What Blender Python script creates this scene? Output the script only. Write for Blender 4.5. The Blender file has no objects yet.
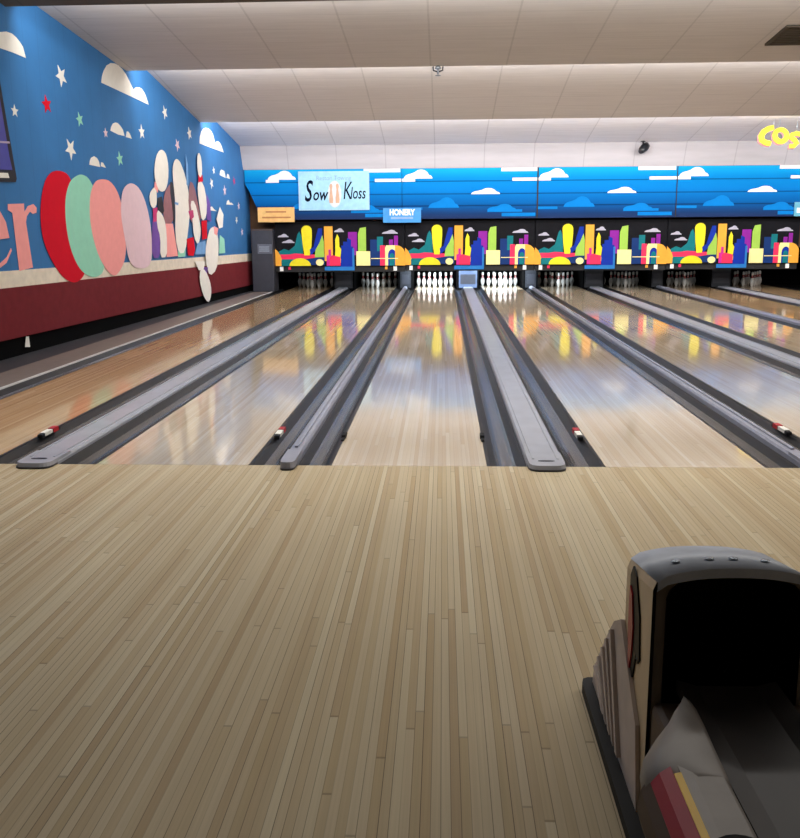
import bpy, math, random
from mathutils import Vector, Matrix
random.seed(7)
PI = math.pi
SC = bpy.context.scene
COL = SC.collection

# ------------------------------------------------------------------ camera model
FOC, PITCH, YAW, ROLL = 931.5, .199, .0464, -.0062
CAM = Vector((.2197, -5.944, 1.5147))
CF = Vector((-math.sin(YAW)*math.cos(PITCH), math.cos(YAW)*math.cos(PITCH), -math.sin(PITCH)))
_R0 = Vector((math.cos(YAW), math.sin(YAW), 0)); _U0 = _R0.cross(CF)
CR = math.cos(ROLL)*_R0 + math.sin(ROLL)*_U0
CU = -math.sin(ROLL)*_R0 + math.cos(ROLL)*_U0
def ray(u, v): return CF + CR*((u-400)/FOC) + CU*((419-v)/FOC)
def at_y(u, v, y):
    d = ray(u, v); return CAM + d*((y-CAM.y)/d.y)
def at_z(u, v, z=0):
    d = ray(u, v); return CAM + d*((z-CAM.z)/d.z)

# the left wall is a vertical plane through two measured floor points
WA, WB = Vector((-5.12, 5, 0)), Vector((-4.79, 18.4, 0))
WT = (WB-WA).normalized(); WN = Vector((WT.y, -WT.x, 0))      # WN points into the room (+x)
def on_wall(u, v, off=0.0):
    d = ray(u, v); p0 = WA + WN*off
    return CAM + d*((p0-CAM).dot(WN)/d.dot(WN))
def wall_at(y, z, off=0.0):
    t = (y-WA.y)/WT.y; p = WA + WT*t + WN*off
    return Vector((p.x, p.y, z))

# ------------------------------------------------------------------ measures
L, N, W = 1.0668, .5104, .7298
PP = 2*L+N+W
LANE_X = [-PP, -L-N, 0, L+W, PP, PP+L+W, 2*PP, 2*PP+L+W]
LEND = 20.8
YPIN = 19.8

# ------------------------------------------------------------------ materials
def srgb(r, g, b):
    f = lambda c: (c/255/12.92) if c/255 <= .04045 else ((c/255+.055)/1.055)**2.4
    return (f(r), f(g), f(b), 1)
MATS = {}
def new_mat(name):
    m = bpy.data.materials.new(name); m.use_nodes = True
    nt = m.node_tree; b = nt.nodes['Principled BSDF']
    MATS[name] = m
    return m, nt, b
def plain(name, rgb, rough=.5, metal=0, emit=0, spec=.5, vary=.06, coat=0, scale=9):
    """one colour broken up by a faint procedural noise"""
    m, nt, b = new_mat(name)
    c = srgb(*rgb)
    tc = nt.nodes.new('ShaderNodeNewGeometry')
    nz = nt.nodes.new('ShaderNodeTexNoise'); nz.inputs['Scale'].default_value = scale; nz.inputs['Detail'].default_value = 4
    nt.links.new(tc.outputs['Position'], nz.inputs['Vector'])
    rp = nt.nodes.new('ShaderNodeValToRGB')
    rp.color_ramp.elements[0].position = .3; rp.color_ramp.elements[1].position = .7
    rp.color_ramp.elements[0].color = tuple(x*(1-vary*2) for x in c[:3])+(1,)
    rp.color_ramp.elements[1].color = tuple(min(1, x*(1+vary)) for x in c[:3])+(1,)
    nt.links.new(nz.outputs['Fac'], rp.inputs['Fac'])
    nt.links.new(rp.outputs['Color'], b.inputs['Base Color'])
    b.inputs['Roughness'].default_value = rough; b.inputs['Metallic'].default_value = metal
    b.inputs['Specular IOR Level'].default_value = spec
    b.inputs['Coat Weight'].default_value = coat
    if emit:
        nt.links.new(rp.outputs['Color'], b.inputs['Emission Color']); b.inputs['Emission Strength'].default_value = emit
    return m

def math_node(nt, op, a, b=None, c=None):
    n = nt.nodes.new('ShaderNodeMath'); n.operation = op
    for i, v in enumerate((a, b, c)):
        if v is None: continue
        if isinstance(v, (int, float)): n.inputs[i].default_value = v
        else: nt.links.new(v, n.inputs[i])
    return n.outputs[0]

def wood(name, cols, board, length, rough, rvar, seam=.55, coat=.0, tint=None, spec=.5):
    m, nt, b = new_mat(name)
    g = nt.nodes.new('ShaderNodeNewGeometry')
    s = nt.nodes.new('ShaderNodeSeparateXYZ'); nt.links.new(g.outputs['Position'], s.inputs[0])
    bx = math_node(nt, 'DIVIDE', s.outputs['X'], board)
    cell = math_node(nt, 'FLOOR', bx); fr = math_node(nt, 'FRACT', bx)
    w1 = nt.nodes.new('ShaderNodeTexWhiteNoise'); w1.noise_dimensions = '1D'; nt.links.new(cell, w1.inputs['W'])
    off = math_node(nt, 'MULTIPLY', w1.outputs['Value'], 7.31)
    by = math_node(nt, 'ADD', math_node(nt, 'DIVIDE', s.outputs['Y'], length), off)
    cy = math_node(nt, 'FLOOR', by); fy = math_node(nt, 'FRACT', by)
    cmb = nt.nodes.new('ShaderNodeCombineXYZ'); nt.links.new(cell, cmb.inputs[0]); nt.links.new(cy, cmb.inputs[1])
    w2 = nt.nodes.new('ShaderNodeTexWhiteNoise'); w2.noise_dimensions = '2D'; nt.links.new(cmb.outputs[0], w2.inputs['Vector'])
    rp = nt.nodes.new('ShaderNodeValToRGB'); cr = rp.color_ramp
    while len(cr.elements) < len(cols): cr.elements.new(.5)
    for i, c in enumerate(cols):
        cr.elements[i].position = i/(len(cols)-1); cr.elements[i].color = srgb(*c)
    nt.links.new(w2.outputs['Value'], rp.inputs['Fac'])
    # grain
    mp = nt.nodes.new('ShaderNodeMapping'); mp.inputs['Scale'].default_value = (140, 1.5, 1)
    nt.links.new(g.outputs['Position'], mp.inputs['Vector'])
    nz = nt.nodes.new('ShaderNodeTexNoise'); nz.inputs['Scale'].default_value = 1; nz.inputs['Detail'].default_value = 5
    nt.links.new(mp.outputs[0], nz.inputs['Vector'])
    gr = math_node(nt, 'MULTIPLY_ADD', nz.outputs['Fac'], .26, .87)
    # wide soft blotches of wear
    n2 = nt.nodes.new('ShaderNodeTexNoise'); n2.inputs['Scale'].default_value = .9; n2.inputs['Detail'].default_value = 3
    nt.links.new(g.outputs['Position'], n2.inputs['Vector'])
    bl = math_node(nt, 'MULTIPLY_ADD', n2.outputs['Fac'], .22, .89)
    # seams
    e1 = math_node(nt, 'LESS_THAN', fr, .075)
    # only some of the seams show dark
    sd = math_node(nt, 'MULTIPLY', e1, math_node(nt, 'MULTIPLY_ADD', w1.outputs['Value'], .9, .25))
    e2 = math_node(nt, 'MULTIPLY', math_node(nt, 'LESS_THAN', fy, .003), .5)
    sm = math_node(nt, 'MAXIMUM', sd, e2)
    dk = math_node(nt, 'SUBTRACT', 1, math_node(nt, 'MULTIPLY', sm, seam))
    tot = math_node(nt, 'MULTIPLY', math_node(nt, 'MULTIPLY', gr, bl), dk)
    mx = nt.nodes.new('ShaderNodeVectorMath'); mx.operation = 'SCALE'
    nt.links.new(rp.outputs['Color'], mx.inputs[0]); nt.links.new(tot, mx.inputs['Scale'])
    nt.links.new(mx.outputs[0], b.inputs['Base Color'])
    ro = math_node(nt, 'MULTIPLY_ADD', n2.outputs['Fac'], rvar, rough)
    nt.links.new(ro, b.inputs['Roughness'])
    b.inputs['Specular IOR Level'].default_value = spec
    b.inputs['Coat Weight'].default_value = coat; b.inputs['Coat Roughness'].default_value = .06
    return m

M_APP = wood('approach_maple', [(181,158,123),(195,176,142),(202,186,155),(187,166,129),(208,194,163),(185,162,125)], .0272, 3.2, .30, .12, .65, 0, spec=.09)
M_LANE = wood('lane_maple', [(187,168,141),(194,178,152),(181,160,130),(198,184,161)], .0272, 4, .06, .03, .3, 0, spec=.25)
M_LANE2 = wood('lane_amber', [(182,150,110),(190,160,121),(175,142,104),(196,168,131)], .0272, 4, .06, .03, .3, 0, spec=.25)

def ceiling_mat(name, rgb):
    m, nt, b = new_mat(name)
    g = nt.nodes.new('ShaderNodeNewGeometry')
    s = nt.nodes.new('ShaderNodeSeparateXYZ'); nt.links.new(g.outputs['Position'], s.inputs[0])
    fx = math_node(nt, 'FRACT', math_node(nt, 'DIVIDE', math_node(nt, 'ADD', s.outputs['X'], .0), 1.22))
    fy = math_node(nt, 'FRACT', math_node(nt, 'DIVIDE', s.outputs['Y'], .61))
    ex = math_node(nt, 'LESS_THAN', fx, .022); ey = math_node(nt, 'LESS_THAN', fy, .05)
    ey = math_node(nt, 'MULTIPLY', ey, .35)
    ln = math_node(nt, 'MAXIMUM', ex, ey)
    mp = nt.nodes.new('ShaderNodeMapping'); mp.inputs['Scale'].default_value = (1.2, 16, 1)
    nt.links.new(g.outputs['Position'], mp.inputs['Vector'])
    nz = nt.nodes.new('ShaderNodeTexNoise'); nz.inputs['Scale'].default_value = 1; nz.inputs['Detail'].default_value = 3
    nt.links.new(mp.outputs[0], nz.inputs['Vector'])
    v = math_node(nt, 'MULTIPLY_ADD', nz.outputs['Fac'], .22, .86)
    v = math_node(nt, 'SUBTRACT', v, math_node(nt, 'MULTIPLY', ln, .16))
    mx = nt.nodes.new('ShaderNodeVectorMath'); mx.operation = 'SCALE'
    mx.inputs[0].default_value = srgb(*rgb)[:3]; nt.links.new(v, mx.inputs['Scale'])
    nt.links.new(mx.outputs[0], b.inputs['Base Color']); b.inputs['Roughness'].default_value = .8
    b.inputs['Specular IOR Level'].default_value = .2
    return m
M_CEIL = ceiling_mat('ceiling_tile', (212,207,203)); M_CEIL2 = ceiling_mat('ceiling_tile_lit_mid', (224,219,216)); M_CEIL3 = ceiling_mat('ceiling_tile_lit_bright', (250,248,251)); M_CEIL4 = ceiling_mat('ceiling_tile_lit_dim', (182,178,181)); M_CEIL0 = ceiling_mat('ceiling_tile_low_bounce', (110,102,94))  # copies of one tile: panel brightness put into colour, darkest one cuts bounce

def fascia_mat():
    m, nt, b = new_mat('fascia_paint')
    g = nt.nodes.new('ShaderNodeNewGeometry')
    s = nt.nodes.new('ShaderNodeSeparateXYZ'); nt.links.new(g.outputs['Position'], s.inputs[0])
    t = math_node(nt, 'DIVIDE', math_node(nt, 'SUBTRACT', s.outputs['Z'], 1.72), 1.32)
    rp = nt.nodes.new('ShaderNodeValToRGB'); cr = rp.color_ramp
    stops = [(0,(36,40,66)),(.16,(18,48,92)),(.34,(0,78,140)),(.6,(0,108,178)),(.82,(0,118,184)),(1,(16,150,204))]  # painted night-sky gradient that also holds the light from above
    while len(cr.elements) < len(stops): cr.elements.new(.5)
    for e, (p, c) in zip(cr.elements, stops): e.position = p; e.color = srgb(*c)
    nt.links.new(t, rp.inputs['Fac'])
    # plank joints
    d = None
    for zz in (2.13, 2.42, 2.73):
        q = math_node(nt, 'LESS_THAN', math_node(nt, 'ABSOLUTE', math_node(nt, 'SUBTRACT', s.outputs['Z'], zz)), .016)
        d = q if d is None else math_node(nt, 'MAXIMUM', d, q)
    k = math_node(nt, 'SUBTRACT', 1, math_node(nt, 'MULTIPLY', d, .5))
    mx = nt.nodes.new('ShaderNodeVectorMath'); mx.operation = 'SCALE'
    nt.links.new(rp.outputs['Color'], mx.inputs[0]); nt.links.new(k, mx.inputs['Scale'])
    nt.links.new(mx.outputs[0], b.inputs['Base Color']); b.inputs['Roughness'].default_value = .7; b.inputs['Specular IOR Level'].default_value = .08
    return m
M_FASCIA = fascia_mat()

def wall_mat():
    m, nt, b = new_mat('mural_blue_paint')
    g = nt.nodes.new('ShaderNodeNewGeometry')
    s = nt.nodes.new('ShaderNodeSeparateXYZ'); nt.links.new(g.outputs['Position'], s.inputs[0])
    f = math_node(nt, 'FRACT', math_node(nt, 'DIVIDE', s.outputs['Y'], .42))
    e = math_node(nt, 'LESS_THAN', f, .05)
    nz = nt.nodes.new('ShaderNodeTexNoise'); nz.inputs['Scale'].default_value = 2.5; nz.inputs['Detail'].default_value = 6
    nt.links.new(g.outputs['Position'], nz.inputs['Vector'])
    v = math_node(nt, 'MULTIPLY_ADD', nz.outputs['Fac'], .3, .85)
    v = math_node(nt, 'SUBTRACT', v, math_node(nt, 'MULTIPLY', e, .08))
    mx = nt.nodes.new('ShaderNodeVectorMath'); mx.operation = 'SCALE'
    mx.inputs[0].default_value = srgb(44, 109, 166)[:3]; nt.links.new(v, mx.inputs['Scale'])
    nt.links.new(mx.outputs[0], b.inputs['Base Color']); b.inputs['Roughness'].default_value = .75
    return m
M_WALL = wall_mat()

M_MAROON = plain('maroon_panel', (112,36,42), .7, spec=.15)
M_CREAMTRIM = plain('cream_stripe', (226,216,196), .6)
M_BLACK = plain('matte_black', (10,10,12), .7, vary=.02)
M_SOOT = plain('pit_black', (5,5,6), .95, spec=.1, vary=.02)
M_GUT = plain('gutter_grey', (62,60,60), .22, spec=.7, scale=4)
M_EDGE = plain('black_lane_edge', (18,18,20), .45)
M_CAPG = plain('grey_capping', (166,168,176), .3, scale=5)
M_CAPB = plain('steel_capping', (150,152,166), .3)
M_CAPD = plain('capping_dark', (48,50,58), .4)
M_STRIPB = plain('side_strip_brown', (118,106,98), .55)
M_STRIPG = plain('side_strip_grey', (52,52,56), .6)
M_ALU = plain('pale_trim', (220,218,214), .35)
M_PIN = plain('pin_white', (240,238,232), .3, vary=.02)
M_PINR = plain('pin_red', (190,30,36), .4)
M_WHITE = plain('white_paint', (232,228,218), .75, vary=.02, spec=.12)
M_RED = plain('mural_red', (204,16,40), .75, vary=.02, spec=.12)
M_MINT = plain('mural_mint', (148,210,184), .75, vary=.02, spec=.12)
M_PINK = plain('mural_pink', (240,160,156), .75, vary=.02, spec=.12)
M_LAV = plain('mural_lavender', (224,196,204), .75, vary=.02, spec=.12)
M_MAG = plain('mural_magenta', (196,40,110), .6)
M_PURP = plain('mural_purple', (110,70,160), .6)
M_MAUVE = plain('mural_mauve', (150,100,104), .6)
M_INK = plain('mural_black', (30,26,34), .6)
M_SKYB = plain('mural_pale_blue', (110,160,210), .6)
M_BROWN = plain('back_brown', (96,66,42), .8)
M_PYL = plain('pylon_charcoal', (44,46,56), .5)
M_PLATE = plain('pylon_plate', (92,96,108), .4)
M_SIGNY = plain('sign_orange', (222,176,112), .7, spec=.1)
M_SIGNT = plain('sign_text', (170,110,60), .5)
M_SIGNB = plain('sign_blue', (70,140,200), .6, spec=.1)
M_SIGNW = plain('sign_white', (226,232,236), .6)
M_SIGNL = plain('sign_lilac', (120,150,210), .5, emit=.1)
M_BANN = plain('banner_pale_blue', (150,192,216), .7, spec=.1)
M_BANNC = plain('banner_cream', (196,198,198), .7, spec=.1)
M_BTXT = plain('banner_ink', (6,10,30), .8, spec=.05)
M_BTXG = plain('banner_grey', (120,150,170), .5)
M_BTXT2 = plain('banner_tan', (190,150,120), .5)
M_LETY = plain('letter_yellow', (216,190,44), .6, spec=.1)
M_LETP = plain('letter_shadow', (160,110,116), .6)
M_CAMB = plain('camera_black', (22,24,28), .3)
M_STEEL = plain('fixture_steel', (170,180,190), .3, metal=.7)
M_VENT = plain('vent_brown', (70,58,40), .7)
M_VENTD = plain('vent_dark', (42,34,22), .8)

def glow(name, rgb, e=.5): return plain(name, tuple(c*.9 for c in rgb), .55, emit=e*.2, vary=.03, spec=.15)  # faint emission put into the artwork colours in place of light on them
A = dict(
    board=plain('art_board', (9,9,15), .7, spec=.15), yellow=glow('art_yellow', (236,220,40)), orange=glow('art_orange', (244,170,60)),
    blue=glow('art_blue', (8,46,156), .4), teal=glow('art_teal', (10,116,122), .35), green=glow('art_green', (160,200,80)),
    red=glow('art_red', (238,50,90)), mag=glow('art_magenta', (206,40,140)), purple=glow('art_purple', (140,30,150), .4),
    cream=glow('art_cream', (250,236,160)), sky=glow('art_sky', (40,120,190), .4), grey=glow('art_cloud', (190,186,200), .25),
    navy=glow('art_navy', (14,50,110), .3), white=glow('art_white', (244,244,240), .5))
M_FCL = plain('fascia_cloud', (216,216,216), .7, spec=.1, vary=.02)
M_FCB = plain('fascia_blue_cloud', (0,112,184), .7, spec=.1, vary=.02)

# ------------------------------------------------------------------ mesh builder
class MB:
    def __init__(s): s.v = []; s.f = []; s.m = []; s.mats = []; s.smooth = []
    def mi(s, mat):
        if mat not in s.mats: s.mats.append(mat)
        return s.mats.index(mat)
    def add(s, verts, faces, mat, smooth=False):
        o = len(s.v); s.v += [tuple(p) for p in verts]; k = s.mi(mat)
        for f in faces: s.f.append([i+o for i in f]); s.m.append(k); s.smooth.append(smooth)
    def box(s, lo, hi, mat):
        x0,y0,z0 = lo; x1,y1,z1 = hi
        s.add([(x0,y0,z0),(x1,y0,z0),(x1,y1,z0),(x0,y1,z0),(x0,y0,z1),(x1,y0,z1),(x1,y1,z1),(x0,y1,z1)],
              [(3,2,1,0),(4,5,6,7),(0,1,5,4),(1,2,6,5),(2,3,7,6),(3,0,4,7)], mat)
    def prism(s, pts, d, mat, smooth=False):
        """pts: planar loop; d: extrusion vector"""
        d = Vector(d); n = len(pts); P = [Vector(p) for p in pts]
        s.add(P+[p+d for p in P], [list(range(n))[::-1], list(range(n, 2*n))], mat)
        s.add(P+[p+d for p in P], [(i,(i+1)%n,(i+1)%n+n,i+n) for i in range(n)], mat, smooth)
    def sweep_y(s, prof, ys, mat, close=True, cap=True, smooth=False):
        """profile of (x,z) swept along y"""
        n = len(prof); V = []
        for y in ys: V += [(x,y,z) for x,z in prof]
        F = []
        for k in range(len(ys)-1):
            for i in range(n if close else n-1):
                j = (i+1)%n; F.append((k*n+i,k*n+j,(k+1)*n+j,(k+1)*n+i))
        s.add(V, F, mat, smooth)
        if cap and close:
            s.add([(x,ys[0],z) for x,z in prof], [list(range(n))], mat)
            s.add([(x,ys[-1],z) for x,z in prof], [list(range(n))[::-1]], mat)
    def lathe(s, prof, c, mat, seg=16, axis='z', matf=None):
        V = []; n = len(prof)
        for r, h in prof:
            for k in range(seg):
                a = 2*PI*k/seg; p = (r*math.cos(a), r*math.sin(a), h)
                if axis == 'x': p = (h, p[0], p[1])
                if axis == 'y': p = (p[0], h, p[1])
                V.append((p[0]+c[0], p[1]+c[1], p[2]+c[2]))
        for i in range(n-1):
            mm = matf(prof[i][1], prof[i+1][1]) if matf else mat
            s.add([V[i*seg+k] for k in range(seg)]+[V[(i+1)*seg+k] for k in range(seg)],
                  [(k,(k+1)%seg,(k+1)%seg+seg,k+seg) for k in range(seg)], mm, True)
        s.add(V[:seg], [list(range(seg))[::-1]], mat); s.add(V[-seg:], [list(range(seg))], mat)
    def tube(s, pts, r, mat, seg=8):
        P = [Vector(p) for p in pts]; V = []; F = []
        for i, p in enumerate(P):
            t = (P[min(i+1,len(P)-1)]-P[max(i-1,0)]).normalized()
            a = t.cross(Vector((0,0,1)))
            if a.length < 1e-3: a = t.cross(Vector((0,1,0)))
            a.normalize(); b = t.cross(a)
            rr = r[i] if isinstance(r, (list,tuple)) else r
            for k in range(seg):
                q = 2*PI*k/seg; V.append(p+a*(rr*math.cos(q))+b*(rr*math.sin(q)))
        for i in range(len(P)-1):
            for k in range(seg):
                F.append((i*seg+k, i*seg+(k+1)%seg, (i+1)*seg+(k+1)%seg, (i+1)*seg+k))
        s.add(V, F, mat, True)
        s.add(V[:seg], [list(range(seg))[::-1]], mat); s.add(V[-seg:], [list(range(seg))], mat)
    def build(s, name, parent=None, org=None):
        me = bpy.data.meshes.new(name)
        v = s.v if org is None else [(x-org[0],y-org[1],z-org[2]) for x,y,z in s.v]
        me.from_pydata(v, [], s.f)
        for m in s.mats: me.materials.append(m)
        me.polygons.foreach_set('material_index', s.m); me.polygons.foreach_set('use_smooth', s.smooth)
        me.validate(); me.update()
        import bmesh
        bm = bmesh.new(); bm.from_mesh(me); bmesh.ops.remove_doubles(bm, verts=bm.verts, dist=1e-5)
        bmesh.ops.recalc_face_normals(bm, faces=bm.faces); bm.to_mesh(me); bm.free()
        o = bpy.data.objects.new(name, me); COL.objects.link(o)
        if parent: o.parent = parent
        if org is not None: o.location = org
        return o
def tag(o, label, cat, group=None, kind=None):
    o['label'] = label; o['category'] = cat
    if group: o['group'] = group
    if kind: o['kind'] = kind
    return o
def empty(name, loc, label, cat, group=None):
    o = bpy.data.objects.new(name, None); COL.objects.link(o); o.location = loc; o.empty_display_size = .1
    return tag(o, label, cat, group)
def structure(o): o['kind'] = 'structure'; return o
def under(mb, name, root):
    """build with world-space vertices under an Empty at root.location"""
    o = mb.build(name, root)
    o.matrix_parent_inverse = Matrix.Translation(-Vector(root.location)); return o
def bevel(o, w, seg=2):
    b = o.modifiers.new('bevel', 'BEVEL'); b.width = w; b.segments = seg; b.limit_method = 'ANGLE'; return o

# ------------------------------------------------------------------ room shell
XR, YB = 13.0, -11.0
mb = MB(); mb.box((-7,YB,-.25), (XR,-.002,0), M_APP); structure(mb.build('floor'))
mb = MB(); mb.box((-7,0,-.25), (XR,22.0,-.09), M_SOOT); structure(mb.build('floor_sublane'))
# ceiling: saw-tooth of sloping tiled panels, each lip hiding a lamp trough
def zc(y):   # underside of the panels
    for (y0,z0,y1,z1) in CEILP:
        if y0 <= y <= y1: return z0+(z1-z0)*(y-y0)/(y1-y0)
CEILP = [(YB,4.95,1.5,4.55),(1.5,4.82,5.9,4.215),(5.9,4.50,10.0,4.13),(10.0,4.47,14.3,3.78),(14.3,4.15,17.75,3.60),(17.75,3.60,18.03,3.045)]
mb = MB(); x0, x1 = -7, XR
prof = []
for y0,z0,y1,z1 in CEILP: prof += [(y0,z0),(y1,z1)]
pts = []
for i,(y,z) in enumerate(prof):
    if not pts or (pts[-1] != (y,z)): pts.append((y,z))
for (ya,za),(yb,zb) in zip(pts, pts[1:]):
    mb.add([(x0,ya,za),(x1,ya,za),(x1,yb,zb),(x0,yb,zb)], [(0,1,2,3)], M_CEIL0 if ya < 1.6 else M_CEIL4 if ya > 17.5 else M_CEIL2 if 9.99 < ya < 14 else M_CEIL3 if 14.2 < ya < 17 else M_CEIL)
mb.add([(x0,YB,5.3),(x1,YB,5.3),(x1,18.03,5.3),(x0,18.03,5.3)], [(0,1,2,3)], M_CEIL)
structure(mb.build('ceiling'))
# left wall with its stripes
def wall_band(name, z0a, z0b, z1a, z1b, off, mat, ya=-11, yb=18.6, back=-.08):
    """band of wall between two slightly converging edges; heights given at y=4.5 and y=18"""
    f = lambda a, b, y: a+(b-a)*(y-4.5)/13.5
    mb = MB(); P = []
    for y in (ya, yb):
        for o_ in (back, off):
            P += [wall_at(y, f(z0a,z0b,y), o_), wall_at(y, f(z1a,z1b,y), o_)]
    mb.add(P, [(0,1,3,2),(4,6,7,5),(2,3,7,6),(0,4,5,1),(0,2,6,4),(1,5,7,3)], mat)
    return structure(mb.build(name))
def wz(u, v): return on_wall(u, v)
za, zb = wz(0,341.5), wz(250,285); ma, mb_ = wz(0,288.8), wz(250,261); ca, cb = wz(0,271.5), wz(250,253.5)
def ext(p, q):
    k = (q.z-p.z)/(q.y-p.y); return p.z+k*(4.5-p.y), p.z+k*(18-p.y)
B0, B1, B2 = ext(za,zb), ext(ma,mb_), ext(ca,cb)
wall_band('wall_left', B2[0]-.02, B2[1]-.02, 5.3, 5.3, 0, M_WALL)
wall_band('trim_1', B1[0], B1[1], B2[0], B2[1], .006, M_CREAMTRIM)
wall_band('trim_2', B0[0], B0[1], B1[0], B1[1], .012, M_MAROON)
wall_band('baseboard_left', 0, 0, B0[0], B0[1], -.03, M_SOOT, back=-.2)
mb = MB(); mb.box((XR,YB,-.25),(XR+.1,22.0,5.3), M_BROWN); structure(mb.build('wall_right'))
mb = MB(); mb.box((-7,YB-.1,-.25),(XR,YB,5.3), M_BROWN); structure(mb.build('wall_rear'))
mb = MB(); mb.box((-7,22.0,-.25),(XR,22.1,3.4), M_SOOT); structure(mb.build('wall_back'))
mb = MB(); mb.box((-5.2,18.75,1.05),(XR,18.85,3.3), M_BROWN); structure(mb.build('wall_lintel'))
# strips of flooring between the wall and the first gutter
G0 = -PP-L/2-.25
def strip(name, xa, xb, mat, z1):
    mb = MB()
    if xa is None:
        P = [wall_at(0,-.09,-.2), Vector((xb,0,-.09)), Vector((xb,18.6,-.09)), wall_at(18.6,-.09,-.2)]
        mb.prism(P, (0,0,z1+.09), mat)
    else: mb.box((xa,0,-.09),(xb,18.3,z1), mat)
    return structure(mb.build(name))
strip('trim_3', None, -4.66, M_STRIPG, 0)
strip('trim_4', -4.66, -4.185, M_STRIPB, .004)
strip('trim_5', -4.185, G0, M_ALU, .012)

# ------------------------------------------------------------------ lanes
LD = ['far left lane beside the blue mural wall', 'second lane from the left', 'centre lane running straight ahead of the camera',
      'fourth lane from the left, right of the near grey capping', 'fifth lane from the left', 'sixth lane from the left',
      'seventh lane from the left', 'far right lane']
LS = ['far left lane', 'second lane from left', 'centre lane', 'fourth lane from left', 'fifth lane from left', 'sixth lane from left', 'seventh lane from left', 'far right lane']
LANECOL = [M_LANE2, M_LANE, M_LANE, M_LANE, M_LANE, M_LANE, M_LANE2, M_LANE2]
for i, x in enumerate(LANE_X):
    mb = MB(); mb.box((x-L/2+.022, 0, -.09), (x+L/2-.022, LEND, 0), LANECOL[i])
    o = tag(mb.build('bowling_lane', org=(x,0,0)), 'glossy maple bowling lane, '+LD[i], 'bowling lane', 'bowling lanes')
    e = MB()
    for s_ in (-1,1):
        a, b = sorted((x+s_*(L/2-.022), x+s_*L/2)); e.box((a,0,-.09),(b,LEND,-.001), M_EDGE)
    eo = e.build('edge_strip', o); eo.matrix_parent_inverse = Matrix.Translation((-x,0,0))
# gutters
def gutter(xa, xb, label):
    n = 10; prof = []
    for k in range(n+1):
        t = k/n; a = PI*t
        prof.append((xa+.012+(xb-xa-.024)*t, -.012-.06*math.sin(a)))
    out = [(xa,-.004)]+prof+[(xb,-.004),(xb,-.089),(xa,-.089)]
    mb = MB(); mb.sweep_y(out, [.002, 19.5], M_GUT)
    k = mb.mi(M_EDGE)
    for f in (0,1,2,9,10,11): mb.m[f] = k       # black side walls of the channel
    return tag(mb.build('gutter_channel', org=((xa+xb)/2,0,-.089)), label, 'gutter', 'dark gutters between the lanes')
CW, CN = .25, .105          # widths of the wide and narrow cappings
wide = [((L+W)/2+k*PP,2*k+2,2*k+3) for k in (-1,0,1,2)]
narrow = [(-(L+N)/2+k*PP,2*k+1,2*k+2) for k in (0,1,2)]
gutter(G0, -PP-L/2, 'dark gutter between the far left lane and the wall strips')
for c,a,b in wide:
    gutter(c-W/2, c-CW/2, 'dark gutter along the right edge of the '+LS[a])
    gutter(c+CW/2, c+W/2, 'dark gutter along the left edge of the '+LS[b])
for c,a,b in narrow:
    gutter(c-N/2, c-CN/2, 'dark gutter along the right edge of the '+LS[a])
    gutter(c+CN/2, c+N/2, 'dark gutter along the left edge of the '+LS[b])
gutter(LANE_X[7]+L/2, LANE_X[7]+L/2+.2, 'dark gutter on the outer side of the far right lane')
# cappings
def capping(c, w, top, mat, label, nose, wide_):
    root = empty('lane_capping', (c,0,0), label, 'capping', 'raised cappings between lane pairs')
    h = w/2-.0015
    mb = MB()
    prof = [(c-h,-.089),(c-h,top-.02),(c-h+.012,top-.004),(c-h+.03,top),(c+h-.03,top),(c+h-.012,top-.004),(c+h,top-.02),(c+h,-.089)]
    mb.sweep_y(prof, [.003, 19.4], mat)
    if wide_:
        mb.box((c-h+.035,.05,top),(c-h+.05,19.3,top+.006), mat); mb.box((c+h-.05,.05,top),(c+h-.035,19.3,top+.006), mat)
    else:
        mb.box((c-.012,.3,top),(c+.012,19.3,top+.012), mat)
    under(mb, 'cap_rail', root)
    # rounded nose over the foul line
    mb = MB(); P = []
    for k in range(13):
        a = PI*k/12
        P.append((c+h*math.copysign(abs(math.cos(a))**.55, math.cos(a)), -nose*math.sin(a)**.55 if 0<k<12 else 0))
    lo = [(x,y,.002) for x,y in P]; hi = [(c+(x-c)*.95,y*.93,top+.003) for x,y in P]
    ext_ = .24
    lo = [(c+h,ext_,.002)]+lo+[(c-h,ext_,.002)]; hi = [(c+h*.95,ext_,top+.003)]+hi+[(c-h*.95,ext_,top+.003)]
    n = len(lo)
    mb.add(lo+hi, [list(range(n)), list(range(n,2*n))[::-1]]+[(i,(i+1)%n,(i+1)%n+n,i+n) for i in range(n)], mat)
    no = under(mb, 'nose', root)
    mb = MB()
    if wide_:
        mb.prism([(c+.055*math.cos(a)*1.0, .0+.02*math.sin(a), top+.003) for a in [2*PI*k/16 for k in range(16)]], (0,0,.002), M_CAPD)
        mb.build('badge', no)
    mb = MB(); mb.prism([(x,y*1.04-.001,.0005) for x,y in P], (0,0,.012), M_CAPD); under(mb, 'bumper', root)
    return root
WL = ['broad grey capping left of the second lane from left', 'broad grey capping with rounded nose right of the centre lane',
      'broad grey capping between the fifth and sixth lanes from left', 'broad grey capping beside the far right lane']
for (c,a,b), lb in zip(wide, WL): capping(c, CW, .035, M_CAPG, lb, .14, True)
NL = ['narrow steel capping with rounded nose left of the centre lane', 'narrow steel capping between the fourth and fifth lanes from left',
      'narrow steel capping between the sixth and seventh lanes from left']
for (c,a,b), lb in zip(narrow, NL): capping(c, CN, .05, M_CAPB, lb, .14, False)
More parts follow.
